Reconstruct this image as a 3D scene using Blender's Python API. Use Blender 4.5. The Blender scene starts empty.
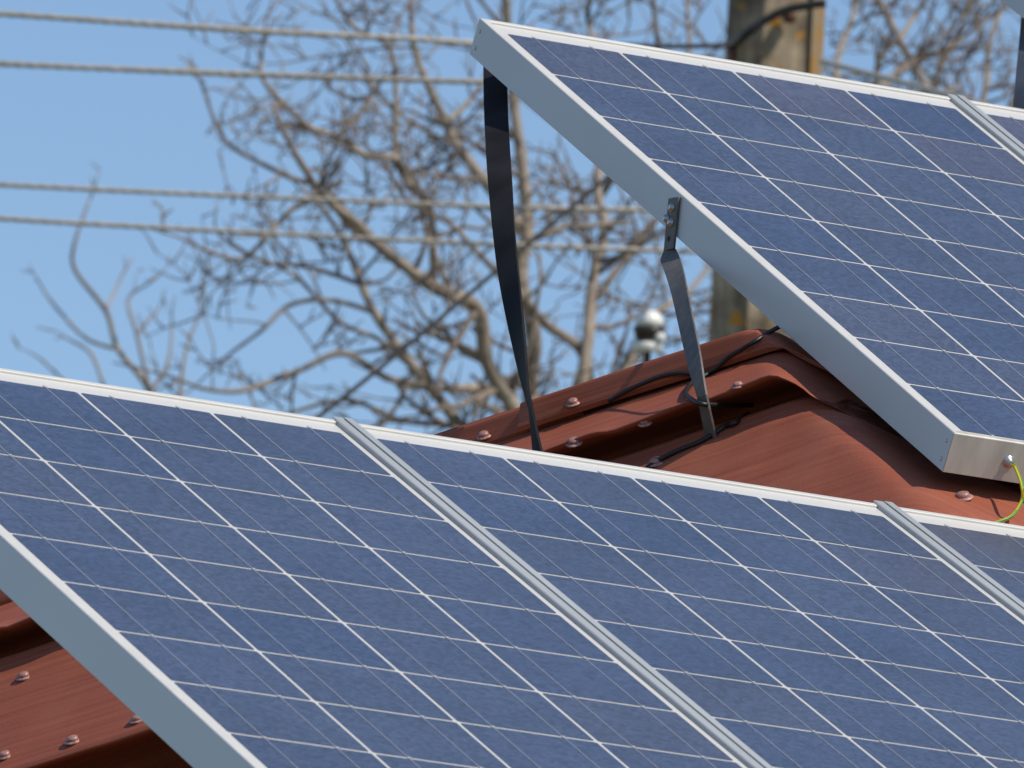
import bpy, math, random
from mathutils import Vector, Matrix, noise

# ---------------------------------------------------------------- camera, sky, sun, exposure
S = bpy.context.scene
COL = S.collection
R = math.radians
CAM = Vector((-4.98109, -11.93486, -2.28256))
RIGHT = Vector((0.8910132, -0.4486461, 0.0693694))
UP = Vector((-0.1400603, -0.1263159, 0.9820527))
FWD = Vector((0.4318316, 0.8847378, 0.1753866))
FPX = 12168.6
cd = bpy.data.cameras.new('camera'); cam = bpy.data.objects.new('camera', cd); COL.objects.link(cam)
cam.matrix_world = Matrix(((RIGHT.x, UP.x, -FWD.x, CAM.x), (RIGHT.y, UP.y, -FWD.y, CAM.y), (RIGHT.z, UP.z, -FWD.z, CAM.z), (0, 0, 0, 1)))
cd.sensor_width = 36.0; cd.lens = 36.0 * FPX / 1024.0
cd.clip_start = 0.5; cd.clip_end = 3000
cd.dof.use_dof = True; cd.dof.focus_distance = 14.1; cd.dof.aperture_fstop = 28.0
S.camera = cam

SUN_AZ, SUN_EL = R(32.5), R(50)            # azimuth from south towards east
sdir = Vector((math.cos(SUN_EL) * math.sin(SUN_AZ), -math.cos(SUN_EL) * math.cos(SUN_AZ), math.sin(SUN_EL)))
W = bpy.data.worlds.new('World'); S.world = W; W.use_nodes = True
wn = W.node_tree
sky = wn.nodes.new('ShaderNodeTexSky'); sky.sky_type = 'NISHITA'; sky.sun_disc = False
sky.sun_elevation = SUN_EL; sky.sun_rotation = math.atan2(sdir.x, sdir.y)
sky.air_density = 1.0; sky.dust_density = 0.4; sky.ozone_density = 4.4
bgn = wn.nodes['Background']; bgn.inputs['Strength'].default_value = 0.132
wn.links.new(sky.outputs[0], bgn.inputs['Color'])
sl = bpy.data.lights.new('sun', 'SUN'); sl.energy = 4.0; sl.angle = R(0.53); sl.color = (1.0, 0.905, 0.76)
so = bpy.data.objects.new('sun', sl); COL.objects.link(so)
so.rotation_euler = sdir.to_track_quat('Z', 'Y').to_euler(); so.location = (5, -12, 14)
S.view_settings.view_transform = 'Standard'; S.view_settings.look = 'None'
S.view_settings.exposure = 0.0; S.view_settings.gamma = 1.0; S.view_settings.use_curve_mapping = False

rnd = random.Random(7)

# ---------------------------------------------------------------- helpers
def ray(x, y):
    return FWD + RIGHT * ((x - 512) / FPX) - UP * ((y - 384) / FPX)
def at(x, y, z):
    """surveyed point: image direction and distance along the view axis -> world"""
    return CAM + ray(x, y) * z

def mat(name, col, rough=0.5, metal=0.0, spec=0.5):
    m = bpy.data.materials.new(name); m.use_nodes = True
    b = m.node_tree.nodes['Principled BSDF']
    b.inputs['Base Color'].default_value = (*col, 1); b.inputs['Roughness'].default_value = rough
    b.inputs['Metallic'].default_value = metal; b.inputs['Specular IOR Level'].default_value = spec
    return m, m.node_tree, b
def nd(nt, t, **kw):
    n = nt.nodes.new(t)
    for k, v in kw.items(): setattr(n, k, v)
    return n
def vary(name, c1, c2, scale, rough=0.5, metal=0.0, stretch=(1, 1, 1), lo=.35, hi=.65, detail=5, bump=0, bscale=None, spec=.5, coord='Object'):
    m, nt, b = mat(name, c1, rough, metal, spec)
    tc = nd(nt, 'ShaderNodeTexCoord'); mp = nd(nt, 'ShaderNodeMapping'); mp.inputs['Scale'].default_value = stretch
    nz = nd(nt, 'ShaderNodeTexNoise'); nz.inputs['Scale'].default_value = scale; nz.inputs['Detail'].default_value = detail
    rp = nd(nt, 'ShaderNodeValToRGB'); e = rp.color_ramp.elements
    e[0].position = lo; e[0].color = (*c1, 1); e[1].position = hi; e[1].color = (*c2, 1)
    nt.links.new(tc.outputs[coord], mp.inputs[0]); nt.links.new(mp.outputs[0], nz.inputs[0])
    nt.links.new(nz.outputs[0], rp.inputs[0]); nt.links.new(rp.outputs[0], b.inputs['Base Color'])
    if bump:
        n2 = nd(nt, 'ShaderNodeTexNoise'); n2.inputs['Scale'].default_value = bscale or scale; n2.inputs['Detail'].default_value = 4
        bp = nd(nt, 'ShaderNodeBump'); bp.inputs['Strength'].default_value = bump; bp.inputs['Distance'].default_value = .01
        nt.links.new(mp.outputs[0], n2.inputs[0]); nt.links.new(n2.outputs[0], bp.inputs['Height']); nt.links.new(bp.outputs[0], b.inputs['Normal'])
    return m

class MB:
    def __init__(s): s.v = []; s.f = []; s.m = []; s.sm = []; s.mi = 0
    def quad(s, a, b, c, d, sm=False):
        i = len(s.v); s.v += [Vector(a), Vector(b), Vector(c), Vector(d)]; s.f.append((i, i+1, i+2, i+3)); s.m.append(s.mi); s.sm.append(sm)
    def prism(s, poly, axis_a, axis_b=None, mitre=None):
        pass
    def box(s, c, h, M=None, sm=False):
        """centre c, half sizes h, optional 3x3 with columns as axes"""
        M = M or Matrix.Identity(3); c = Vector(c); i = len(s.v)
        for z in (-1, 1):
            for y in (-1, 1):
                for x in (-1, 1):
                    s.v.append(c + M @ Vector((x*h[0], y*h[1], z*h[2])))
        for f in ((0,2,3,1),(4,5,7,6),(0,1,5,4),(2,6,7,3),(0,4,6,2),(1,3,7,5)):
            s.f.append(tuple(i+k for k in f)); s.m.append(s.mi); s.sm.append(sm)
    def loft(s, rings, close=True, caps=True, sm=True):
        n = len(rings[0]); i = len(s.v)
        for r in rings: s.v += [Vector(p) for p in r]
        for k in range(len(rings)-1):
            for j in range(n if close else n-1):
                a = i+k*n+j; b = i+k*n+(j+1) % n
                s.f.append((a, b, b+n, a+n)); s.m.append(s.mi); s.sm.append(sm)
        if caps and close:
            s.f.append(tuple(i+j for j in reversed(range(n)))); s.m.append(s.mi); s.sm.append(False)
            e = i+(len(rings)-1)*n
            s.f.append(tuple(e+j for j in range(n))); s.m.append(s.mi); s.sm.append(False)
    def tube(s, pts, rad, sides=8, caps=True):
        pts = [Vector(p) for p in pts]
        if not hasattr(rad, '__len__'): rad = [rad]*len(pts)
        t = (pts[1]-pts[0]).normalized(); u = t.orthogonal().normalized(); rings = []
        for k, p in enumerate(pts):
            a = pts[max(k-1, 0)]; b = pts[min(k+1, len(pts)-1)]
            t = (b-a).normalized(); u = (u - t*u.dot(t))
            u = u.normalized() if u.length > 1e-6 else t.orthogonal().normalized()
            w = t.cross(u)
            rings.append([p + (u*math.cos(q)+w*math.sin(q))*rad[k] for q in (2*math.pi*j/sides for j in range(sides))])
        s.loft(rings, True, caps)
    def lathe(s, base, axis, prof, sides=16):
        base = Vector(base); axis = Vector(axis).normalized(); u = axis.orthogonal().normalized(); w = axis.cross(u)
        s.loft([[base + axis*h + (u*math.cos(q)+w*math.sin(q))*r for q in (2*math.pi*j/sides for j in range(sides))] for r, h in prof])
    def build(s, name, mats, parent=None, bevel=0, inv=None):
        me = bpy.data.meshes.new(name)
        vv = s.v if inv is None else [inv @ p for p in s.v]
        me.from_pydata([tuple(p) for p in vv], [], s.f)
        for m in (mats if isinstance(mats, (list, tuple)) else [mats]): me.materials.append(m)
        me.polygons.foreach_set('material_index', s.m); me.polygons.foreach_set('use_smooth', s.sm)
        me.update()
        o = bpy.data.objects.new(name, me); COL.objects.link(o)
        if parent: o.parent = parent
        if bevel:
            b = o.modifiers.new('bevel', 'BEVEL'); b.width = bevel; b.segments = 2; b.limit_method = 'ANGLE'
        return o
def tag(o, label=None, cat=None, group=None, kind=None):
    if label: o['label'] = label
    if cat: o['category'] = cat
    if group: o['group'] = group
    if kind: o['kind'] = kind
    return o
def empty(name, label, cat, M, group=None):
    o = bpy.data.objects.new(name, None); COL.objects.link(o); o.empty_display_size = .05
    o.matrix_world = M if isinstance(M, Matrix) else Matrix.Translation(Vector(M))
    return tag(o, label, cat, group)
def spline(ctrl, n=8):
    P = [Vector(p) for p in ctrl]; out = []
    for i in range(len(P)-1):
        p0 = P[max(i-1, 0)]; p1 = P[i]; p2 = P[i+1]; p3 = P[min(i+2, len(P)-1)]
        for k in range(n):
            t = k/n
            out.append(.5*((2*p1)+(p2-p0)*t+(2*p0-5*p1+4*p2-p3)*t*t+(3*p1-p0-3*p2+p3)*t**3))
    out.append(P[-1]); return out

# ---------------------------------------------------------------- materials
M_frame = vary('anodised_aluminium', (.50, .51, .52), (.54, .55, .55), 3, rough=.42, metal=.25)
M_end = vary('weathered_aluminium', (.40, .38, .34), (.62, .59, .52), 26, rough=.5, metal=.15, stretch=(1.3, .1, .35), lo=.3, hi=.7)
M_lip = vary('frame_lip_aluminium', (.60, .59, .56), (.66, .65, .61), 14, rough=.42, metal=.1)
M_back = mat('white_backsheet', (.62, .61, .58), .3)[0]
M_rail = vary('rail_aluminium', (.50, .52, .51), (.60, .62, .60), 30, rough=.4, metal=.4, stretch=(1, .05, 1))
M_raild = mat('rail_groove', (.10, .11, .12), .6, .2)[0]
M_bus = mat('tinned_ribbon', (.31, .33, .38), .4, .2)[0]
M_gap = mat('silver_ribbon_bridge', (.60, .60, .60), .3, .2)[0]
M_screw = mat('zinc_screw', (.45, .45, .45), .35, .8)[0]
M_dark = mat('dark_hole', (.02, .02, .02), .8)[0]
M_steel = vary('galvanised_strap_steel', (.105, .098, .092), (.150, .138, .124), 70, rough=.6, metal=.2)
M_blackstrap = vary('dark_strap_steel', (.010, .010, .012), (.022, .022, .025), 12, rough=.75, metal=0, spec=.12)
M_bluestrap = vary('blue_grey_strap', (.05, .06, .08), (.08, .09, .11), 12, rough=.45, metal=.3)
M_cable = mat('black_cable_rubber', (.012, .012, .013), .45)[0]
M_wire = vary('stranded_aluminium_wire', (.40, .36, .30), (.55, .50, .42), 60, rough=.55, metal=.2)
M_dwire = mat('dark_service_cable', (.014, .013, .014), .7)[0]
M_yel = mat('yellow_insulation', (.78, .60, .03), .4)[0]
M_grn = mat('green_insulation', (.10, .30, .05), .4)[0]
M_cap = vary('pink_screw_cap', (.30, .14, .12), (.38, .21, .18), 200, rough=.38, spec=.6)
M_washer = vary('screw_washer', (.33, .14, .12), (.50, .33, .30), 300, rough=.42, metal=.2)
M_porc = mat('white_glazed_porcelain', (.78, .78, .72), .12)[0]
M_porcd = mat('insulator_dark_band', (.03, .025, .022), .3)[0]
M_iron = mat('black_iron', (.02, .02, .021), .6)[0]
M_rust = vary('rusty_bolt', (.10, .045, .03), (.16, .08, .06), 60, rough=.8)
M_bark = vary('walnut_bark', (.175, .142, .110), (.36, .30, .235), 7, rough=.9, bump=.5, bscale=20)
M_twig = vary('twig_bark', (.15, .12, .098), (.29, .238, .19), 5, rough=.85)
M_wall = vary('rendered_wall', (.50, .46, .38), (.60, .55, .46), 4, rough=.9, bump=.2, bscale=60)
M_soil = vary('winter_grass', (.10, .11, .045), (.17, .14, .08), .8, rough=1, detail=8)

# photovoltaic cells: per-cell tint + crystal flakes under glass
def cell_mat():
    m, nt, b = mat('polycrystalline_cell', (.02, .03, .1), .3)
    at_ = nd(nt, 'ShaderNodeAttribute', attribute_name='tint')
    tc = nd(nt, 'ShaderNodeTexCoord')
    vo = nd(nt, 'ShaderNodeTexVoronoi'); vo.inputs['Scale'].default_value = 210
    n2 = nd(nt, 'ShaderNodeTexNoise'); n2.inputs['Scale'].default_value = 6; n2.inputs['Detail'].default_value = 3
    oi = nd(nt, 'ShaderNodeObjectInfo')
    ad = nd(nt, 'ShaderNodeVectorMath', operation='ADD')
    mulr = nd(nt, 'ShaderNodeMath', operation='MULTIPLY'); mulr.inputs[1].default_value = 13
    nt.links.new(oi.outputs['Random'], mulr.inputs[0])
    nt.links.new(tc.outputs['Object'], ad.inputs[0]); nt.links.new(mulr.outputs[0], ad.inputs[1])
    nt.links.new(ad.outputs[0], vo.inputs['Vector']); nt.links.new(ad.outputs[0], n2.inputs['Vector'])
    rp = nd(nt, 'ShaderNodeValToRGB'); e = rp.color_ramp.elements
    e[0].position = 0; e[0].color = (.044, .066, .124, 1); e[1].position = 1; e[1].color = (.078, .080, .114, 1)
    x = e.new(.6); x.color = (.056, .073, .122, 1)
    nt.links.new(at_.outputs['Fac'], rp.inputs[0])
    sep = nd(nt, 'ShaderNodeSeparateColor'); nt.links.new(vo.outputs['Color'], sep.inputs[0])
    mr = nd(nt, 'ShaderNodeMapRange'); mr.inputs['To Min'].default_value = .72; mr.inputs['To Max'].default_value = 1.3
    nt.links.new(sep.outputs[0], mr.inputs['Value'])
    mr2 = nd(nt, 'ShaderNodeMapRange'); mr2.inputs['From Min'].default_value = .3; mr2.inputs['From Max'].default_value = .7
    mr2.inputs['To Min'].default_value = .88; mr2.inputs['To Max'].default_value = 1.14
    nt.links.new(n2.outputs[0], mr2.inputs['Value'])
    mu = nd(nt, 'ShaderNodeMath', operation='MULTIPLY'); nt.links.new(mr.outputs[0], mu.inputs[0]); nt.links.new(mr2.outputs[0], mu.inputs[1])
    vs = nd(nt, 'ShaderNodeVectorMath', operation='SCALE'); nt.links.new(rp.outputs[0], vs.inputs[0]); nt.links.new(mu.outputs[0], vs.inputs['Scale'])
    # a few bird-lime and dust specks on the glass
    v2 = nd(nt, 'ShaderNodeTexVoronoi'); v2.inputs['Scale'].default_value = 13
    nt.links.new(ad.outputs[0], v2.inputs['Vector'])
    lt = nd(nt, 'ShaderNodeMath', operation='LESS_THAN'); lt.inputs[1].default_value = .012
    nt.links.new(v2.outputs['Distance'], lt.inputs[0])
    mx = nd(nt, 'ShaderNodeMix', data_type='RGBA'); mx.inputs['B'].default_value = (.3, .29, .28, 1)
    nt.links.new(lt.outputs[0], mx.inputs['Factor']); nt.links.new(vs.outputs[0], mx.inputs['A'])
    nt.links.new(mx.outputs['Result'], b.inputs['Base Color'])
    b.inputs['Roughness'].default_value = .45; b.inputs['Specular IOR Level'].default_value = .5
    b.inputs['Coat Weight'].default_value = .6; b.inputs['Coat Roughness'].default_value = .22; b.inputs['Coat IOR'].default_value = 1.4
    return m
M_cell = cell_mat()
# painted, weathered roof sheet: streaks run along the sheet (UV u), stains and dust
def roof_mat():
    m, nt, b = mat('red_roof_sheet', (.27, .075, .045), .55)
    uv = nd(nt, 'ShaderNodeUVMap'); uv.uv_map = 'UVMap'
    def nz(scale, sx, sy, det=5, rough=.55):
        mp = nd(nt, 'ShaderNodeMapping'); mp.inputs['Scale'].default_value = (sx, sy, 1)
        n = nd(nt, 'ShaderNodeTexNoise'); n.inputs['Scale'].default_value = scale; n.inputs['Detail'].default_value = det; n.inputs['Roughness'].default_value = rough
        nt.links.new(uv.outputs[0], mp.inputs[0]); nt.links.new(mp.outputs[0], n.inputs[0]); return n
    st = nz(1, 3.5, 110, 6, .6); cl = nz(7, 1, 1, 5); fine = nz(420, 1, 1, 2)
    r1 = nd(nt, 'ShaderNodeValToRGB'); e = r1.color_ramp.elements
    e[0].position = .24; e[0].color = (.225, .058, .031, 1); e[1].position = .76; e[1].color = (.36, .106, .059, 1)
    nt.links.new(st.outputs[0], r1.inputs[0])
    r2 = nd(nt, 'ShaderNodeValToRGB'); e = r2.color_ramp.elements
    e[0].position = .52; e[0].color = (0, 0, 0, 1); e[1].position = .8; e[1].color = (.4, .4, .4, 1)
    nt.links.new(cl.outputs[0], r2.inputs[0])
    mx = nd(nt, 'ShaderNodeMix', data_type='RGBA'); mx.inputs['B'].default_value = (.38, .165, .10, 1)
    nt.links.new(r2.outputs[0], mx.inputs['Factor']); nt.links.new(r1.outputs[0], mx.inputs['A'])
    r3 = nd(nt, 'ShaderNodeMapRange'); r3.inputs['From Min'].default_value = .3; r3.inputs['From Max'].default_value = .7; r3.inputs['To Min'].default_value = .86; r3.inputs['To Max'].default_value = 1.12
    nt.links.new(fine.outputs[0], r3.inputs['Value'])
    vs = nd(nt, 'ShaderNodeVectorMath', operation='SCALE'); nt.links.new(mx.outputs['Result'], vs.inputs[0]); nt.links.new(r3.outputs[0], vs.inputs['Scale'])
    nt.links.new(vs.outputs[0], b.inputs['Base Color'])
    bp = nd(nt, 'ShaderNodeBump'); bp.inputs['Strength'].default_value = .22; bp.inputs['Distance'].default_value = .0022
    nt.links.new(st.outputs[0], bp.inputs['Height']); nt.links.new(bp.outputs[0], b.inputs['Normal'])
    b.inputs['Roughness'].default_value = .6; b.inputs['Specular IOR Level'].default_value = .35
    return m
M_roof = roof_mat()

def pole_mat():
    m, nt, b = mat('weathered_concrete', (.35, .31, .25), .95)
    tc = nd(nt, 'ShaderNodeTexCoord')
    def n(scale, det=6, st=(1, 1, 1)):
        mp = nd(nt, 'ShaderNodeMapping'); mp.inputs['Scale'].default_value = st
        k = nd(nt, 'ShaderNodeTexNoise'); k.inputs['Scale'].default_value = scale; k.inputs['Detail'].default_value = det
        nt.links.new(tc.outputs['Object'], mp.inputs[0]); nt.links.new(mp.outputs[0], k.inputs[0]); return k
    a = n(9); l = n(17, 3); st = n(26, 4, (1, 1, .07))
    r = nd(nt, 'ShaderNodeValToRGB'); e = r.color_ramp.elements
    e[0].position = .33; e[0].color = (.16, .125, .085, 1); e[1].position = .62; e[1].color = (.47, .385, .27, 1)
    nt.links.new(a.outputs[0], r.inputs[0])
    r2 = nd(nt, 'ShaderNodeValToRGB'); e = r2.color_ramp.elements
    e[0].position = .60; e[0].color = (0, 0, 0, 1); e[1].position = .66; e[1].color = (1, 1, 1, 1)
    nt.links.new(l.outputs[0], r2.inputs[0])
    mx = nd(nt, 'ShaderNodeMix', data_type='RGBA'); mx.inputs['B'].default_value = (.45, .22, .03, 1)
    nt.links.new(r2.outputs[0], mx.inputs['Factor']); nt.links.new(r.outputs[0], mx.inputs['A'])
    r4 = nd(nt, 'ShaderNodeMapRange'); r4.inputs['From Min'].default_value = .35; r4.inputs['From Max'].default_value = .6; r4.inputs['To Min'].default_value = .6; r4.inputs['To Max'].default_value = 1.1
    nt.links.new(st.outputs[0], r4.inputs['Value'])
    vs = nd(nt, 'ShaderNodeVectorMath', operation='SCALE'); nt.links.new(mx.outputs['Result'], vs.inputs[0]); nt.links.new(r4.outputs[0], vs.inputs['Scale'])
    nt.links.new(vs.outputs[0], b.inputs['Base Color'])
    bp = nd(nt, 'ShaderNodeBump'); bp.inputs['Strength'].default_value = .6; bp.inputs['Distance'].default_value = .01
    nt.links.new(a.outputs[0], bp.inputs['Height']); nt.links.new(bp.outputs[0], b.inputs['Normal'])
    return m
M_pole = pole_mat()
M_lichen = vary('orange_lichen', (.46, .24, .05), (.36, .30, .22), 22, rough=1, stretch=(1, 1, .45), lo=.42, hi=.60)

# ---------------------------------------------------------------- setting: ground
GZ = CAM.z - 1.6
g = MB(); N_ = 24
for i in range(N_):
    for j in range(N_):
        x0, x1 = (-1+2*i/N_)*1500, (-1+2*(i+1)/N_)*1500; y0, y1 = (-1+2*j/N_)*1500, (-1+2*(j+1)/N_)*1500
        g.quad((x0, y0, GZ), (x1, y0, GZ), (x1, y1, GZ), (x0, y1, GZ))
tag(g.build('ground', M_soil), kind='structure')

# ---------------------------------------------------------------- the house with its red roof
KP = at(713, 428, 14.204)                    # a point on the long crease of the roof
DK = (at(846, 385, 14.13) - KP).normalized()  # direction of the roof's courses (north-south, towards the camera to the right)
d2 = Vector((DK.x, DK.y, 0)).normalized(); EK = Vector((-d2.y, d2.x, 0))
if EK.x < 0: EK = -EK
ZK = Vector((0, 0, 1))
def walk(start, segs):
    """profile in (e east, h up): segments (rise, tilt in degrees, points)"""
    p = [start]
    for dh, tilt, n in segs:
        e0, h0 = p[-1]
        for k in range(1, n+1): p.append((e0+dh*k/n/math.tan(R(tilt)), h0+dh*k/n))
    return p
# from the crease: in under the upper sheet, back out along its underside to the lip, then up to the ridge
LIP0 = (-.021, .029)
cav = [(0, 0), (.004, .002), (.03, .012), (.09, .028), (.098, .036), (.09, .044), (.03, .036), (-.012, .0275), LIP0, (-.0215, .0305), (-.020, .032)]  # hollow and lip added to keep this band of the roof in shade
up_ = cav + walk((-.020, .032), [(.035, 32, 8), (.035, 32, 8), (.036, 80, 6)])[1:]
# from the crease downwards to the eave
dn_ = walk((0, 0), [(-.010, 47, 3), (-.05, 48, 8), (-.11, 50, 14), (-.06, 52, 8), (-.05, 50, 6), (-.035, 84, 4), (-.10, 45, 6), (-.04, 84, 4), (-.10, 45, 6), (-.04, 84, 4), (-.16, 45, 6)])
# northern sheets: lower overlap invented, its hollow makes a shadow-dark wedge
dnB = walk((0, 0), [(-.010, 47, 3), (-.05, 48, 8), (-.146, 50, 16)])
qe, qh = dnB[-1]
dnB += [(qe, qh-.003), (qe+.03, qh+.002), (qe+.11, qh+.01), (qe+.118, qh-.01), (qe+.11, qh-.03), (qe+.03, qh-.06), (qe+.012, qh-.072)]
dnB += walk(dnB[-1], [(-.06, 50, 6), (-.10, 48, 6), (-.10, 45, 6), (-.16, 45, 6)])[1:]
ridge_e, ridge_h = up_[-1]
top_ = [(ridge_e+.012, ridge_h+.004)] + [(ridge_e+.02+k*.06, ridge_h-.0-k*.035) for k in range(0, 40)]
profA = list(reversed(dn_[1:])) + up_ + top_
profB = list(reversed(dnB[1:])) + up_ + top_
def clampz(p, k=.03):
    """the roof is hipped under each row of panels: soft fold down to just below them"""
    z = p.z
    def smin(a, b):
        t = max(k-abs(a-b), 0)/k
        return min(a, b)-t*t*k*.25
    if p.y < .35: z = smin(z, p.y*.4663-.085+1.3*max(0, p.y))
    if p.x > 1.15: 
        f = min(1, max(0, (p.y-.42)/.28)); f = f*f*(3-2*f)
        k = .03-.024*f
        z = smin(z, .7955+.5244*(p.y-1.384)-.078+.018*f+(.55+1.6*f)*max(0, 1.43-p.x))
    return z
def roof_pt(u, e, h):
    p = KP + DK*u + EK*e + ZK*h
    k = 1.0 if e < .3 else max(0, 1-(e-.3)*4)
    nrm = (EK*(-.75)+ZK*.66)
    saw = (u/.118 + .15*math.sin(u*5) + .35*noise.noise(Vector((u*3, 5, 5)))) % 1.0
    step = (saw if saw < .82 else (1-saw)/.18*.82)
    amp = .0062*math.exp(-((h-.030)/.012)**2-((e+.02)/.03)**2) + .0010
    p = p + nrm*(step*amp*k)
    p = p + nrm*.004*noise.noise(Vector((u*2.3, e*6, 3.1)))*k + nrm*.0014*noise.noise(Vector((u*9, e*22, 7)))*k
    # a soft dent and bulge in the lowest course
    if h < 0: p = p + nrm*(.012*math.exp(-((u-.42)/.16)**2-((h+.10)/.07)**2) - .008*math.exp(-((u-.60)/.10)**2-((h+.13)/.06)**2))
    p.z = clampz(p)
    return p
house = empty('house', 'house with a weathered brick red sheet metal roof behind and under the solar panels', 'house', Vector((1.5, 3.0, GZ)))
HI = house.matrix_world.inverted()
U0, U1, USP = -4.0, 1.75, -.40
def sheet(u0, u1, prof, name):
    rf = MB(); uvs = []; arc = [0]; NU = int((u1-u0)/.0115)
    for k in range(1, len(prof)): arc.append(arc[-1]+math.hypot(prof[k][0]-prof[k-1][0], prof[k][1]-prof[k-1][1]))
    zero = arc[prof.index((0, 0))]; n = len(prof)
    for i in range(NU+1):
        u = u0+(u1-u0)*i/NU
        for k, (e, h) in enumerate(prof): rf.v.append(roof_pt(u, e, h)); uvs.append((u, arc[k]-zero))
    for i in range(NU):
        for k in range(n-1):
            a = i*n+k; rf.f.append((a, a+n, a+n+1, a+1)); rf.m.append(0); rf.sm.append(True)
    o = rf.build(name, M_roof, house, inv=HI)
    uvl = o.data.uv_layers.new(name='UVMap')
    for lp in o.data.loops: uvl.data[lp.index].uv = uvs[lp.vertex_index]
    return rf
sheets_ = [sheet(U0, USP, profB, 'roof'), sheet(USP, U1, profA, 'roof')]
# ridge cap: folded strip lying over the ridge, with its lower lip standing 5 mm proud of the sheet
UCAP = -.31                                   # start of the prouder cap length, added to shade the sheet below
le, lh = up_[-7][0], up_[-7][1]                # where the cap's lip meets the sheet
cap = walk((0, 0), [(.004, 88, 1), (.012, 85, 3), (.012, 83, 4), (.003, 60, 2)])
def cap_length(u0, u1, off):
    rc = MB(); ruv = []
    capp = [(le-.002, lh-.006)] + [(le-.006+e, lh-.001+h) for e, h in cap]
    ce, ch = capp[-1]
    capp += [(ce+.010, ch+.003), (ce+.024, ch+.001), (ce+.07, ch-.024), (ce+.14, ch-.066)]
    NC = int((u1-u0)/.02)
    for i in range(NC+1):
        u = u0+(u1-u0)*i/NC
        for k, (e, h) in enumerate(capp):
            p = KP+DK*u+EK*(e-off)+ZK*h + (EK*-.6+ZK*.8)*(.003*noise.noise(Vector((u*1.7, 0, 9)))+.0012*noise.noise(Vector((u*8, k*.3, 4))))
            if k < 3: p = p - EK*.004*noise.noise(Vector((u*7, 2, 2)))
            z = clampz(p)
            if p.z > z: p.z = z+.006*min(1, (p.z-z)/.006)
            rc.v.append(p); ruv.append((u+7+off*90, k*.012))
    n = len(capp)
    for i in range(NC):
        for k in range(n-1):
            a = i*n+k; rc.f.append((a, a+n, a+n+1, a+1)); rc.m.append(0); rc.sm.append(k > 1)
    o = rc.build('ridge_cap', M_roof, house, inv=HI)
    uvl = o.data.uv_layers.new(name='UVMap')
    for lp in o.data.loops: uvl.data[lp.index].uv = ruv[lp.vertex_index]
    q = o.modifiers.new('thickness', 'SOLIDIFY'); q.thickness = .0025; q.offset = -1 if o.data.polygons[0].normal.dot(FWD) < 0 else 1
    return rc
# southern length of cap set proud, added so its lip shades the sheet
caps_ = [cap_length(U0-.01, UCAP+.08, 0), cap_length(UCAP, U1, .017)]
# walls below the eaves
wl = MB()
dh_ = d2*1.0
wa = KP+dh_*.1+EK*(-.55); wb = KP+dh_*(-3.7)+EK*(-.55); we = EK*1.9
ztop = KP.z-1.75
for (a, b) in ((wa, wb), (wb, wb+we), (wb+we, wa+we), (wa+we, wa)):
    c = (a+b)/2; d = (b-a); L = d.length; d.normalize(); n = Vector((0, 0, 1)).cross(d)
    zt = ztop
    wl.box(Vector((c.x, c.y, (GZ+zt)/2)), (L/2-.101, .10, (zt-GZ)/2), Matrix((d, n, ZK)).transposed())
wl.build('wall', M_wall, house, inv=HI)

from mathutils.bvhtree import BVHTree

BCS = [BVHTree.FromPolygons([tuple(p) for p in c.v], c.f) for c in caps_+sheets_]
def hit(x, y):
    d = ray(x, y).normalized(); best = None
    for b in BCS:
        h = b.ray_cast(CAM, d)
        if h[0] is not None and (best is None or h[3] < best[3]): best = h
    if best is None: return None, None
    n = best[1]
    if n.dot(d) > 0: n = -n
    return best[0], n

# roof screws: cap, washer (they are fastened to the roof, so parts of the house)
def screw(x, y, s=1.0, tilt=None):
    p, n = hit(x, y)
    if p is None: return
    n = (n*.15+(EK*-.50+ZK*.80)*.85).normalized() if tilt is None else Vector(tilt).normalized()
    p = p - n*.001
    q = n
    m = MB()
    m.lathe(p, q, [(.0050*s, .002*s), (.0066*s, .0022*s), (.0068*s, .0044*s), (.0060*s, .0060*s), (.0035*s, .0069*s), (.0008*s, .0072*s)], 14)
    o = m.build('roof_screw', M_cap, house, inv=HI)
    w = MB(); w.lathe(p, q, [(.003*s, 0), (.0098*s, .0002*s), (.0104*s, .0010*s), (.0096*s, .0020*s), (.006*s, .0028*s)], 18)
    wo = w.build('washer', M_washer, o, inv=HI)
for (x, y, s) in ((484, 436, .95), (573, 403, .95), (574, 443, 1.05), (645, 423, .9), (738, 386, .85), (656, 463, 1.1),
                  (963, 498, 1.2), (24, 677, 1.0), (73, 741, 1.05), (5, 756, 1.0), (137, 720, .95)):
    screw(x, y, s)

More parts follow.
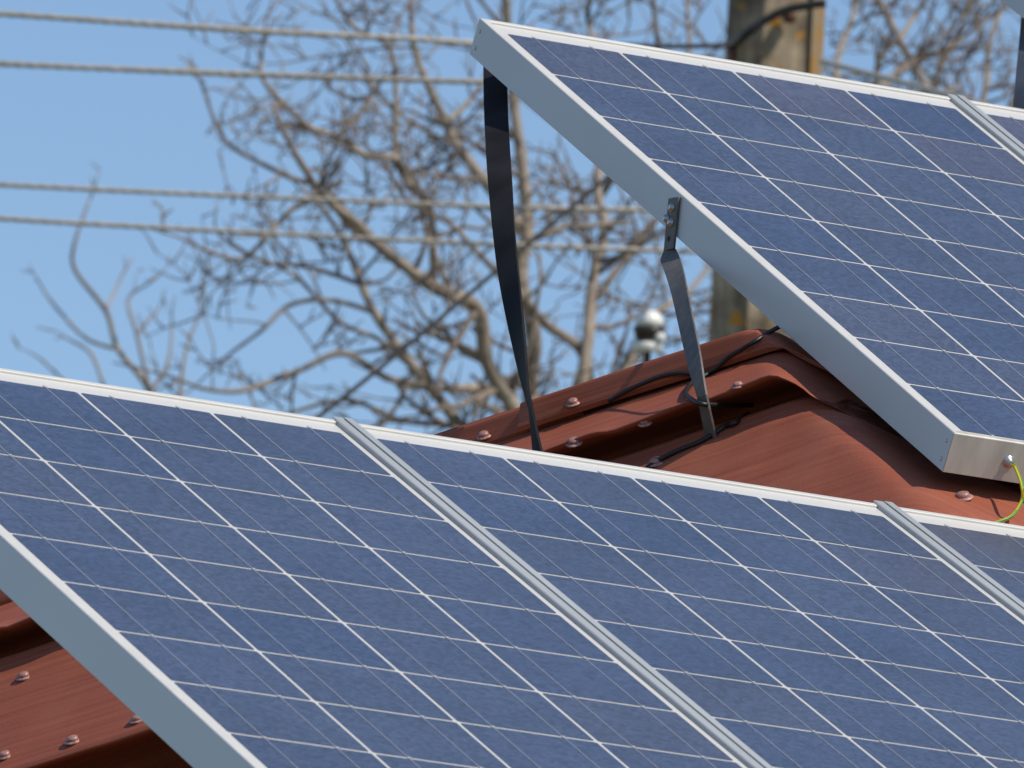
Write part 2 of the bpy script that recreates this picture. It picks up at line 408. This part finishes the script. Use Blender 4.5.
# ---------------------------------------------------------------- solar panels
PX, PY, NCX, NCY = .160, .158, 4, 9
ML, MR, MT, MBT, TH = .018, .018, .044, .018, .046
PW = NCX*PX+ML+MR; PH = NCY*PY+MT+MBT
LIP = .0105
def make_panel(label, M):
    """local axes: x along the row, y up the slope, z out of the glass; origin at the lower left outer corner of the glass side"""
    root = empty('solar_panel', label, 'solar panel', M, 'blue solar panels mounted in rows on the red roof')
    W_, H_ = PW, PH
    # frame: four extrusions, hollow section with outer wall, lip on the glass and a bottom flange, mitred
    f = MB()
    sec = [(0, -TH), (0, .0012), (.0012, .0024), (LIP-.0008, .0024), (LIP, .0016), (LIP, -.006), (.0022, -.006), (.0022, -TH+.002), (.022, -TH+.002), (.022, -TH)]
    def side(P, din, L, dirv, mi):
        f.mi = mi
        rings = []
        for end in (0, 1):
            r = []
            for (a, z) in sec:
                q = P + din*a + dirv*((a if end == 0 else L-a))
                r.append((q.x, q.y, z))
            rings.append(r)
        f.loft(rings, True, True, False)
    X, Y = Vector((1, 0, 0)), Vector((0, 1, 0))
    side(Vector((0, 0, 0)), Y, W_, X, 1)
    side(Vector((0, H_, 0)), -Y, W_, X, 2)
    side(Vector((0, .0004, 0)), X, H_-.0008, Y, 0)
    side(Vector((W_, .0004, 0)), -X, H_-.0008, Y, 0)
    f.mi = 0
    fr = f.build('frame', [M_frame, M_end, M_lip], root)
    for p in fr.data.polygons:
        if p.normal.z > .5 and p.center.z > 0: p.material_index = 2
    bv = fr.modifiers.new('bevel', 'BEVEL'); bv.width = .0006; bv.segments = 2; bv.limit_method = 'ANGLE'
    b = MB(); b.box((W_/2, H_/2, -.0030), (W_/2-.004, H_/2-.004, .0026)); b.build('backsheet', M_back, root)
    cells = MB(); tint = []
    for i in range(NCX):
        for j in range(NCY):
            cx = ML+(i+.5)*PX; cy = MBT+(j+.5)*PY; hx, hy = .1555/2, .1532/2
            ch = .0022; z = .0000
            pts = [(-hx+ch, -hy), (hx-ch, -hy), (hx, -hy+ch), (hx, hy-ch), (hx-ch, hy), (-hx+ch, hy), (-hx, hy-ch), (-hx, -hy+ch)]
            k = len(cells.v); cells.v += [Vector((cx+a, cy+c, z)) for a, c in pts]; cells.f.append(tuple(range(k, k+8))); cells.m.append(0); cells.sm.append(False)
            tint.append(min(1, max(0, rnd.gauss(.42, .21))))
    co = cells.build('cell_grid', M_cell, root)
    a = co.data.attributes.new('tint', 'FLOAT', 'FACE'); a.data.foreach_set('value', tint)
    r = MB()
    for i in range(NCX):
        for q in (.25, .75):
            x = ML+(i+q)*PX
            r.box((x, H_/2-(MT-MBT)/2, .0002), (.00065, NCY*PY/2+.004, .0002))
            # the ribbon steps up over the edge of each cell
            r.mi = 1
            for j in range(NCY+1):
                y = MBT+j*PY
                r.box((x+.0010, y, .0004), (.0018, .0020, .0003))
            r.mi = 0
    r.build('busbars', [M_bus, M_gap], root)
    # corner screws on the left wall and right wall
    for (sx, sg) in ((0, -1), (W_, 1)):
        for y in (.012, H_-.012):
            for z in (-.012, -TH+.012):
                s = MB(); s.lathe((sx-sg*.001, y, z), (sg, 0, 0), [(.0026, 0), (.0026, .0014), (.0014, .0020)], 10)
                s.build('corner_screw', M_screw, root)
    return root
def frameM(origin, ax, ay):
    ax = ax.normalized(); az = ax.cross(ay).normalized(); ay = az.cross(ax)
    return Matrix(((ax.x, ay.x, az.x, origin.x), (ax.y, ay.y, az.y, origin.y), (ax.z, ay.z, az.z, origin.z), (0, 0, 0, 1)))
AX = Vector((1, 0, 0)); AYL = Vector((0, .90631, .42262))
UX = Vector((.99999, .000177, .003476)); UY = Vector((-.00177, .885593, .464459))
STEP = NCX*PX+.03977
low0 = Vector((0, 0, 0)) - AX*ML - AYL*(NCY*PY+MBT)
ROWS = {}
LOWL = ['front row solar panel at the left end with its grey frame side showing', 'front row solar panel in the middle between the two grey joint strips', 'front row solar panel at the right cut off by the picture edge']
for k in range(3):
    ROWS[('low', k)] = make_panel(LOWL[k], frameM(low0+AX*STEP*k, AX, AYL))
O2 = Vector((1.475665, 1.383961, .795457))
up0 = O2 - UX*ML - UY*(NCY*PY+MBT)
UPL = ['upper row solar panel raised on steel straps above the red roof', 'upper row solar panel right of the joint strip, only its corner in view']
for k in range(2):
    ROWS[('up', k)] = make_panel(UPL[k], frameM(up0+UX*STEP*k, UX, UY))
# third row, further back: only the lower edge of one frame side shows at the top right corner
o3 = at(1012, 9.5, 16.25) + (UX.cross(UY))*TH - UY*.95 + UX*.0
ROWS[('back', 0)] = make_panel('rear row solar panel whose dark frame edge just enters the top right corner', frameM(o3, UX, UY))

# joint strips between neighbouring panels: flat aluminium profile with two raised edges and a groove
def joint(label, base, ax, ay, L):
    M = frameM(base, ax, ay); root = empty('joint_strip', label, 'joint strip', M, 'aluminium joint strips between panels')
    w = .0125
    sec = [(-w, .0028), (-w, .0040), (-w+.001, .0048), (-.0012, .0048), (-.0012, .0034), (.0012, .0034), (.0012, .0056), (w-.0015, .0056), (w, .0046), (w, .0028)]
    m = MB()
    m.loft([[(a, y, z) for a, z in sec] for y in (0, L)], True, True, False)
    o = m.build('strip', [M_rail], root)
    m = MB(); m.box((0, L/2, -.018), (.0012, L/2-.01, .0200)); m.build('stem', M_rail, root)
    m = MB(); m.box((-.0001, L/2, .0036), (.0010, L/2-.001, .0001)); m.build('groove', M_raild, root)
    return root
for k in range(2):
    joint(['long grey joint strip between the left and middle front panels', 'grey joint strip between the middle and right front panels'][k],
          low0+AX*(STEP*(k+1)-.002), AX, AYL, PH+.003)
joint('grey joint strip at the right end of the upper row panel', up0+UX*(STEP-.002), UX, UY, PH+.003)
UZ = UX.cross(UY); LZ = AX.cross(AYL)
# ground bolt on the lower edge of the upper panel + green and yellow earth wire
eb = up0+UX*.0785+UZ*(-.022)
m = MB(); m.lathe(eb-UY*(-.0005), -UY, [(.0075, 0), (.0075, .0016), (.0048, .0018), (.0048, .005), (.0035, .0062), (.001, .0066)], 14)
inv = ROWS[('up', 0)].matrix_world.inverted()
bo = m.build('earth_bolt', M_screw, ROWS[('up', 0)], inv=inv)
p2, _ = hit(1019, 506); 
ctrl = [eb-UY*.006+UX*.002, eb-UY*.010+UX*.007-UZ*.005, at(1022, 486, 13.84), at(1022, 500, 13.84), at(1013, 515, 13.83), at(1001, 521, 13.82), at(987, 526, 13.80)]
pts = spline(ctrl, 10)
ew = empty('earth_wire', 'yellow and green earth wire hanging from the bolt on the upper panel', 'wire', ctrl[0])
ei = ew.matrix_world.inverted()
m = MB(); m.tube(pts, .0021, 8); m.build('yellow_jacket', M_yel, ew, inv=ei)
m = MB(); side_ = (RIGHT*.5+UP*.3-FWD*.3).normalized()
m.tube([p+side_*.0011 for p in pts], .0015, 8); m.build('green_stripe', M_grn, ew, inv=ei)

# ---------------------------------------------------------------- steel straps
def ribbon(mb, pts, wid, widv, th):
    rings = []
    for k, p in enumerate(pts):
        a = pts[max(k-1, 0)]; b = pts[min(k+1, len(pts)-1)]; t = (b-a).normalized()
        w = widv[k] - t*widv[k].dot(t); w.normalize(); n = t.cross(w)
        wd = wid[k] if hasattr(wid, '__len__') else wid
        rings.append([p+w*wd/2+n*th/2, p-w*wd/2+n*th/2, p-w*wd/2-n*th/2, p+w*wd/2-n*th/2])
    mb.loft(rings, True, True, False)
# middle strap: bolted flat on the frame side, bent, foot on the roof
foot = at(711, 437, 14.19)
top = at(675.5, 199, 14.60)
# exact plane of the frame side
inv_up = ROWS[('up', 0)].matrix_world.inverted()
def on_side(x, y, off):
    n = -UX; o = up0
    d = ray(x, y); t = (o-CAM).dot(n)/d.dot(n)
    return CAM+d*t+n*off
a0 = on_side(676, 198, .0022); a1 = on_side(671, 250, .0022)
tb = (a1-a0).normalized()
legc = [a0, a0.lerp(a1, .5), a1, a1.lerp(foot, .06)-UX*.002]
legp = legc[:3] + spline([a1+tb*.006-UX*.001, at(677, 280, 14.42), at(689, 335, 14.27), at(700, 385, 14.18), foot], 5)
wv = UX.cross(tb).normalized()
if wv.dot(RIGHT) < 0: wv = -wv
mid = empty('support_strap', 'grey steel support strap bolted to the side of the upper panel, foot on roof', 'support strap', foot)
mi_ = mid.matrix_world.inverted()
m = MB(); ribbon(m, legp, [.0260]*2+[.0250]+[.0232]*(len(legp)-3), [wv]*len(legp), .003)
m.build('strap', M_steel, mid, bevel=.0004, inv=mi_)
for (x, y) in ((675, 208), (669.5, 219), (674, 223)):
    p = on_side(x, y, .0035); m = MB()
    m.lathe(p, -UX, [(.0058, 0), (.0058, .0012), (.0040, .0014), (.0040, .0040), (.0020, .0046)], 10); m.build('bolt', M_screw, mid, inv=mi_)
p = on_side(671.5, 239, .0037); m = MB(); m.lathe(p, -UX, [(.0034, 0), (.0034, .0003)], 10); m.build('bolt_hole', M_dark, mid, inv=mi_)
# rear strap: dark flat bar, twisted on its way down
rt = at(494, 60, 15.06); 
def rear(label, ctrl, wdirs, mat_, wid):
    pts = spline(ctrl, 40); n = len(pts); ws = []
    for k in range(n):
        q = k/(n-1)*(len(wdirs)-1); i = min(int(q), len(wdirs)-2); ws.append(wdirs[i].lerp(wdirs[i+1], q-i).normalized())
    root = empty('support_strap', label, 'support strap', ctrl[-1]); m = MB(); ribbon(m, pts, wid, ws, .003)
    m.build('strap', mat_, root, inv=root.matrix_world.inverted()); return root
rear('long black twisted support strap under the high corner of the upper panel',
     [at(495, 48, 15.30), at(496, 110, 15.06), at(500, 180, 14.80), at(507, 260, 14.63), at(519, 340, 14.46), at(529, 400, 14.33), at(536, 446, 14.25), at(541, 480, 14.20)],
     [RIGHT*.8-FWD*.6, RIGHT*.8-FWD*.6, RIGHT*.78-FWD*.62, RIGHT*.55-FWD*.83, RIGHT*.26-FWD*.96, RIGHT*.04-FWD*.99, RIGHT*.16-FWD*.98, RIGHT*.4-FWD*.92], M_blackstrap, .030)
rear('blue grey support strap under the rear row panel at the top right corner',
     [at(1032, 0, 16.4), at(1029, 40, 16.2), at(1024, 90, 16.0), at(1016, 170, 15.9)], [RIGHT*.8-FWD*.6]*4, M_bluestrap, .026)

# ---------------------------------------------------------------- cables on the roof
def cable(label, pix, r=.0036, mat_=None, lift=.003):
    pts = []
    for q in pix:
        if len(q) == 3: pts.append(at(*q)); continue
        p, n = hit(*q)
        if p is None: continue
        pts.append(p+n*lift)
    pts = spline(pts, 8); m = MB(); m.tube(pts, r, 8)
    return tag(m.build('cable', mat_ or M_cable), label, 'cable')
cable('black cable lying on the roof past the foot of the grey strap', [(648, 470), (662, 461), (680, 452), (700, 444), (716, 435), (726, 428), (737, 422, 14.18), (748, 414, 14.24)], .0028)
cable('black cable crossing the top of the roof beneath the upper panel', [(806, 313, 14.30), (785, 325), (772, 334), (758, 342), (745, 350), (730, 359), (715, 368), (700, 372), (680, 374), (660, 378), (632, 390), (610, 399)], .0027, lift=.005)
cable('small black cable loop beside the grey strap', [(716, 372), (702, 380), (692, 386), (687, 394), (690, 400), (702, 404, 14.165), (725, 405, 14.20), (752, 405, 14.25)], .0030)
cable('short black cable drooping from the frame of the upper panel', [(812, 352, 14.36), (808, 362, 14.38), (802, 378, 14.39), (795, 392, 14.40), (806, 390, 14.40), (830, 386, 14.42), (850, 380, 14.44)], .0030)

# ---------------------------------------------------------------- utility pole, insulator, wires
ZP = 30.0
pt, pb = at(781, -160, ZP), at(752, 400, ZP)
ax = (pb-pt).normalized(); base = pb+ax*((GZ-pb.z)/ax.z)
pole = empty('utility_pole', 'weathered concrete utility pole with orange lichen behind the upper panel', 'utility pole', base)
pinv = pole.matrix_world.inverted()
px_ = (RIGHT-ax*RIGHT.dot(ax)).normalized(); py_ = ax.cross(px_).normalized()
ca, sa = math.cos(R(-20)), math.sin(R(-20)); fx = px_*ca+py_*sa; fy = py_*ca-px_*sa
def ring(p, w, d): 
    b = .046
    return [p+fx*x+fy*y for x, y in ((-w+b, -d), (w-b, -d), (w, -d+b), (w, d-b), (w-b, d), (-w+b, d), (-w, d-b), (-w, -d+b))]
m = MB(); rr = []
L_ = (base-pt).length
for k in range(25):
    q = k/24; p = pt.lerp(base, q); rr.append(ring(p, .098+.05*q, .088+.05*q))
m.loft(rr, True, True, False); m.build('shaft', M_pole, pole, inv=pinv)
# lichen-covered raised edge strip
m = MB(); rr = []
sgn = -1 if fy.dot(FWD) > 0 else 1
for k in range(25):
    q = k/24; p = pt.lerp(base, q); w = .098+.05*q; d = .088+.05*q
    c = p+fx*(w-.016)+fy*(sgn*(d+.001)); rr.append([c-fx*.015-fy*.006, c+fx*.017-fy*.006, c+fx*.017+fy*.008, c-fx*.015+fy*.008])
m.loft(rr, True, True, False); m.build('lichen_edge', M_lichen, pole, inv=pinv)
# black cable wound around the pole, clamp and bolt
fr_ = FWD*-.0
m = MB(); zc = ZP-.16
m.tube(spline([at(826, 3, zc), at(805, 6, zc), at(786, 10, zc), at(766, 20, zc), at(748, 33, zc), at(738, 41, zc+.05), at(731, 46, zc+.12), at(735, 58, zc+.1), at(741, 75, zc+.1)], 8), .0105, 8)
m.build('cable_wrap', M_cable, pole, inv=pinv)
m = MB(); m.lathe(at(789, 17, zc+.06), -FWD+RIGHT*.2, [(.017, 0), (.017, .02), (.012, .03), (.004, .034)], 10); m.build('bolt', M_rust, pole, inv=pinv)
m = MB(); m.tube([at(731, 46, zc+.12), at(733, 56, zc+.1), at(736, 70, zc+.1)], .013, 8); m.build('clamp', M_rust, pole, inv=pinv)
# iron bracket of the insulator and the insulator itself
ib = at(647, 362, ZP-.3)
m = MB(); m.tube(spline([ib, ib-UP*.12, at(690, 430, ZP-.2), at(748, 440, ZP-.05)], 6), .013, 8); m.build('bracket', M_iron, pole, inv=pinv)
ins = empty('insulator', 'white porcelain insulator with a dark band on an iron pin behind the roof', 'insulator', ib)
ii = ins.matrix_world.inverted(); iu = (UP+RIGHT*.05).normalized()
m = MB(); m.lathe(ib-iu*.01, iu, [(.009, 0), (.009, .05)], 10); m.build('pin', M_iron, ins, inv=ii)
px1 = ZP/FPX
m = MB(); m.lathe(ib+iu*(10*px1), iu, [(.030, 0), (.036, .008), (.037, .022), (.029, .026)], 18); m.build('lower_skirt', M_porc, ins, inv=ii)
m = MB(); m.lathe(ib+iu*(20.4*px1), iu, [(.027, 0), (.032, .010), (.036, .020), (.040, .031), (.033, .038)], 18); m.build('dark_band', M_porcd, ins, inv=ii)
m = MB(); m.lathe(ib+iu*(36*px1), iu, [(.032, 0), (.0355, .006), (.035, .016), (.029, .028), (.017, .036), (.004, .039)], 18); m.build('cap', M_porc, ins, inv=ii)
m = MB(); m.lathe(ib+iu*(24*px1)-FWD*.02+RIGHT*.018, RIGHT-FWD*.3, [(.010, 0), (.013, .008), (.013, .018), (.005, .024)], 12); m.build('wire_knob', M_porc, ins, inv=ii)

def line(name, label, cat, ctrl, r, m_, n=10, group=None, twist=False):
    pts = spline(ctrl, n); mb = MB()
    if twist:
        # two strands laid around each other
        dense = []
        for a, b in zip(pts[:-1], pts[1:]):
            for k in range(8): dense.append(a.lerp(b, k/8))
        dense.append(pts[-1])
        s = 0; prev = dense[0]
        A, B = [], []
        for p in dense:
            s += (p-prev).length; prev = p; q = s/.034*math.pi
            o = (UP*math.cos(q)+FWD*math.sin(q))*r*.27; A.append(p+o); B.append(p-o)
        mb.tube(A, r*.82, 6); mb.tube(B, r*.82, 6)
    else: mb.tube(pts, r, 6)
    return tag(mb.build(name, m_), label, cat, group)
GP = 'overhead power lines crossing the sky'
line('power_line', 'topmost pale overhead wire crossing the blue sky to the left', 'wire', [at(-700, -50, 30), at(-200, -1, 29.8), at(0, 13.5, 29.7), at(240, 30, 29.6), at(470, 43, 29.6), at(620, 62, 29.7), at(742, 84, 29.8)], .0076, M_wire, group=GP, twist=True)
line('power_line', 'second pale overhead wire from the top, ending behind the black strap', 'wire', [at(-700, 12, 30.5), at(-200, 52, 30.2), at(0, 63.5, 30), at(240, 74, 29.9), at(480, 82, 29.8), at(742, 89, 29.8)], .0076, M_wire, group=GP, twist=True)
line('power_line', 'third pale overhead wire from the top in front of the bare tree', 'wire', [at(-700, 130, 30.5), at(-200, 172, 30.2), at(0, 184.5, 30), at(240, 196, 29.9), at(490, 206.5, 29.8), at(640, 210, 29.8), at(730, 212, 29.8)], .0062, M_wire, group=GP, twist=True)
line('power_line', 'lowest pale overhead wire reaching towards the grey strap', 'wire', [at(-700, 164, 30.5), at(-200, 205, 30.2), at(0, 218.5, 30), at(240, 232, 29.9), at(490, 244, 29.8), at(660, 250.5, 29.8), at(728, 252, 29.8)], .0062, M_wire, group=GP, twist=True)
line('power_line', 'thick pale wire sloping down right of the concrete pole', 'wire', [at(822, 62, 29.8), at(870, 74, 29), at(955, 97, 28), at(1100, 142, 26), at(1400, 230, 23)], .0075, M_wire)
line('service_cable', 'thin dark cable running diagonally through the bare tree up to the pole', 'cable', [at(-200, 800, 26), at(200, 505, 28), at(330, 408, 28.7), at(450, 310, 29.2), at(560, 217, 29.5), at(640, 150, 29.7), at(734, 66, 29.85)], .0062, M_dwire)
line('service_cable', 'dark cable from the pole clamp passing behind the upper panel top', 'cable', [at(731, 45, 29.85), at(700, 46, 29.8), at(650, 46, 29.7), at(560, 43, 29.5), at(500, 38, 29.4)], .0062, M_dwire)

# ---------------------------------------------------------------- bare trees
class Tree:
    def __init__(s, seed): s.r = random.Random(seed); s.limb = MB(); s.twig = MB(); s.n = 0
    def wob(s, a, b, k, amt):
        pts = [a]; 
        for i in range(1, k): pts.append(a.lerp(b, i/k)+Vector((s.r.gauss(0, amt), s.r.gauss(0, amt), s.r.gauss(0, amt))))
        return pts+[b]
    def branch(s, p, d, L, r, lev):
        """a knobbly shoot with side shoots"""
        s.n += 1
        k = max(3, int(L/.06)); pts = [p]; dirs = [d]; rad = [r]
        for i in range(k):
            d = (d+Vector((s.r.gauss(0, .17), s.r.gauss(0, .17), s.r.gauss(0, .17)))+UP*.05).normalized()
            p = p+d*(L/k); pts.append(p); dirs.append(d); rad.append(r*(1-.6*(i+1)/k)*s.r.uniform(.9, 1.12))
        (s.limb if r > .016 else s.twig).tube(pts, rad, 6 if r > .010 else 5)
        if lev <= 0 or L < .06: return
        cnt = max(2, int(L/.08*s.r.uniform(.8, 1.25)))
        for _ in range(cnt):
            i = s.r.randint(max(1, int(k*.2)), k); side = dirs[i].orthogonal(); side.rotate(Matrix.Rotation(s.r.uniform(0, 6.28), 3, dirs[i]))
            nd_ = (dirs[i]*s.r.uniform(.35, .9)+side+UP*.12).normalized()
            s.branch(pts[i], nd_, L*s.r.uniform(.3, .62), max(.0032, rad[i]*s.r.uniform(.42, .7)), lev-1)
    def limbs(s, pix, z0, z1, r0, r1, dens=1.0, lev=2, Lm=.42):
        r0, r1 = r0*.80, r1*.9
        ctrl = [at(x, y, z0+(z1-z0)*i/(len(pix)-1)+s.r.uniform(-.06, .06)) for i, (x, y) in enumerate(pix)]
        pts = spline(ctrl, 5); n = len(pts)
        rad = [(r0+(r1-r0)*i/(n-1))*s.r.uniform(.92, 1.1) for i in range(n)]
        s.limb.tube(pts, rad, 8)
        tot = sum((pts[i+1]-pts[i]).length for i in range(n-1))
        for _ in range(int(tot/.10*dens)):
            i = s.r.randint(0, n-2); t = (pts[i+1]-pts[i]).normalized(); side = t.orthogonal(); side.rotate(Matrix.Rotation(s.r.uniform(0, 6.28), 3, t))
            s.branch(pts[i], (t*s.r.uniform(.2, .8)+side+UP*.1).normalized(), Lm*s.r.uniform(.45, 1.15), min(.013, rad[i]*s.r.uniform(.4, .65)), lev)
        s.branch(pts[-1], (pts[-1]-pts[-2]).normalized(), Lm*.6, r1, lev)
    def finish(s, label, trunkpix, z, r):
        b = at(*trunkpix, z); foot_ = Vector((b.x, b.y, GZ-.1))
        root = empty('bare_tree', label, 'tree', Vector((b.x, b.y, GZ))); iv = root.matrix_world.inverted()
        m = MB(); m.tube(s.wob(foot_, b, 6, .03), [r*1.35, r*1.2, r*1.1, r*1.05, r, r*.95, r*.8], 10); m.build('trunk', M_bark, root, inv=iv)
        s.limb.build('limbs', M_bark, root, inv=iv); s.twig.build('crown', M_twig, root, inv=iv)
        return root
T = Tree(3)
tb_ = (548, 640)
Z = 33.0
T.limbs([tb_, (535, 470), (512, 406), (487, 362), (477, 309), (434, 287), (384, 250), (359, 225), (334, 206), (312, 180)], Z, Z-.5, .035, .010)
T.limbs([tb_, (500, 500), (459, 425), (415, 369), (374, 312), (356, 269), (343, 240), (318, 200)], Z, Z+.5, .026, .007)
T.limbs([tb_, (540, 480), (530, 394), (534, 340), (521, 278), (527, 231), (524, 180), (516, 120), (510, 60), (505, -10)], Z, Z+.4, .034, .012)
T.limbs([tb_, (575, 430), (588, 340), (592, 286), (604, 230), (597, 180), (612, 110), (600, 60), (588, 20), (592, -20)], Z, Z+.9, .026, .007)
T.limbs([(590, 430), (585, 357), (547, 325), (525, 300), (480, 255), (458, 230)], Z+.3, Z-.2, .022, .007)
T.limbs([(487, 388), (440, 388), (387, 378), (343, 353), (296, 372), (240, 391), (200, 388)], Z, Z-.4, .016, .006)
T.limbs([(521, 230), (489, 187), (458, 147), (446, 122), (430, 90), (414, 47), (411, 0)], Z, Z+.3, .022, .008)
T.limbs([(434, 287), (430, 206), (411, 187), (396, 156), (396, 94), (389, 47), (355, 28), (334, -5)], Z-.2, Z+.2, .015, .006)
T.limbs([(411, 187), (396, 159), (367, 156), (336, 137), (311, 128), (286, 106), (264, 81), (261, 62)], Z, Z-.3, .015, .006, lev=2, Lm=.3)
T.limbs([(384, 250), (355, 231), (317, 187), (292, 178), (242, 153), (221, 134), (205, 94)], Z-.3, Z-.1, .013, .005, Lm=.16)
T.limbs([(343, 180), (310, 200), (290, 211), (265, 239), (243, 258), (218, 255), (190, 242)], Z-.2, Z-.3, .011, .005, dens=.6, Lm=.2)
T.limbs([(336, 137), (370, 100), (368, 70), (350, 40)], Z-.2, Z+.3, .010, .005, Lm=.3)
T.limbs([(446, 122), (470, 100), (490, 60), (470, 10)], Z+.1, Z+.3, .010, .005)
T.limbs([(598, 200), (630, 150), (660, 90), (655, 20), (650, -30)], Z+.8, Z+1.1, .014, .007)
T.limbs([(594, 300), (640, 240), (680, 180), (690, 90), (687, 0)], Z+.8, Z+1.2, .014, .007)
T.limbs([tb_, (560, 430), (620, 380), (650, 320), (690, 290), (720, 250)], Z, Z+.6, .018, .007)
T.limbs([(374, 312), (330, 300), (290, 305), (262, 330), (235, 350)], Z+.2, Z+.1, .010, .005, Lm=.3)
T.limbs([(415, 369), (380, 340), (340, 322), (300, 280), (270, 262)], Z+.3, Z+.4, .010, .005, Lm=.3)
T.limbs([(459, 425), (400, 420), (350, 400), (300, 410), (250, 430)], Z+.1, Z+.2, .011, .005, Lm=.3)
T.finish('large bare leafless tree with tangled twigs behind the roof and the wires', tb_, Z, .075)

T2 = Tree(11); Z2 = 36.0; tb2 = (160, 560)
def quiet(pix, r0, r1, dens=.22, Lm=.16): T2.limbs(pix, Z2, Z2+.2, r0, r1, dens=dens, lev=1, Lm=Lm)
quiet([tb2, (155, 450), (150, 392), (118, 349), (106, 311), (75, 270), (75, 242), (90, 199)], .016, .004, .06)
quiet([(118, 349), (87, 339), (60, 312), (44, 291)], .008, .004, .2)
quiet([(150, 392), (137, 335), (128, 300), (146, 285)], .009, .004, .3)
quiet([(106, 311), (118, 285), (122, 275)], .006, .004, .2)
quiet([(150, 392), (168, 364), (172, 325)], .009, .004, .4)
quiet([tb2, (175, 440), (185, 355), (200, 315)], .012, .004, .35)
quiet([(106, 395), (92, 355), (70, 340)], .008, .004, .3)
quiet([(137, 335), (150, 318), (157, 312)], .006, .004, .3)
quiet([tb2, (90, 420), (70, 388), (42, 360)], .010, .004, .2)
T2.finish('thin bare sapling with a few upright shoots left of the large tree', tb2, Z2, .03)

T3 = Tree(23); Z3 = 35.0; tb3 = (900, 520)
for pix in ([tb3, (880, 200), (877, 70), (902, 35), (928, -5)], [tb3, (925, 200), (934, 85), (959, 32), (972, -5)], [tb3, (850, 220), (836, 76), (852, 19), (860, -20)],
            [tb3, (960, 200), (985, 90), (990, 40), (1010, -10)], [(877, 90), (915, 60), (945, 50), (985, 20)], [tb3, (960, 260), (1010, 110), (1030, 40), (1040, -20)],
            [(934, 100), (905, 50), (885, 10), (870, -20)]):
    T3.limbs(pix, Z3, Z3+.5, .017, .007, dens=1.0, lev=2, Lm=.36)
T3.finish('bare tree behind the upper panel at the right of the concrete pole', tb3, Z3, .06)
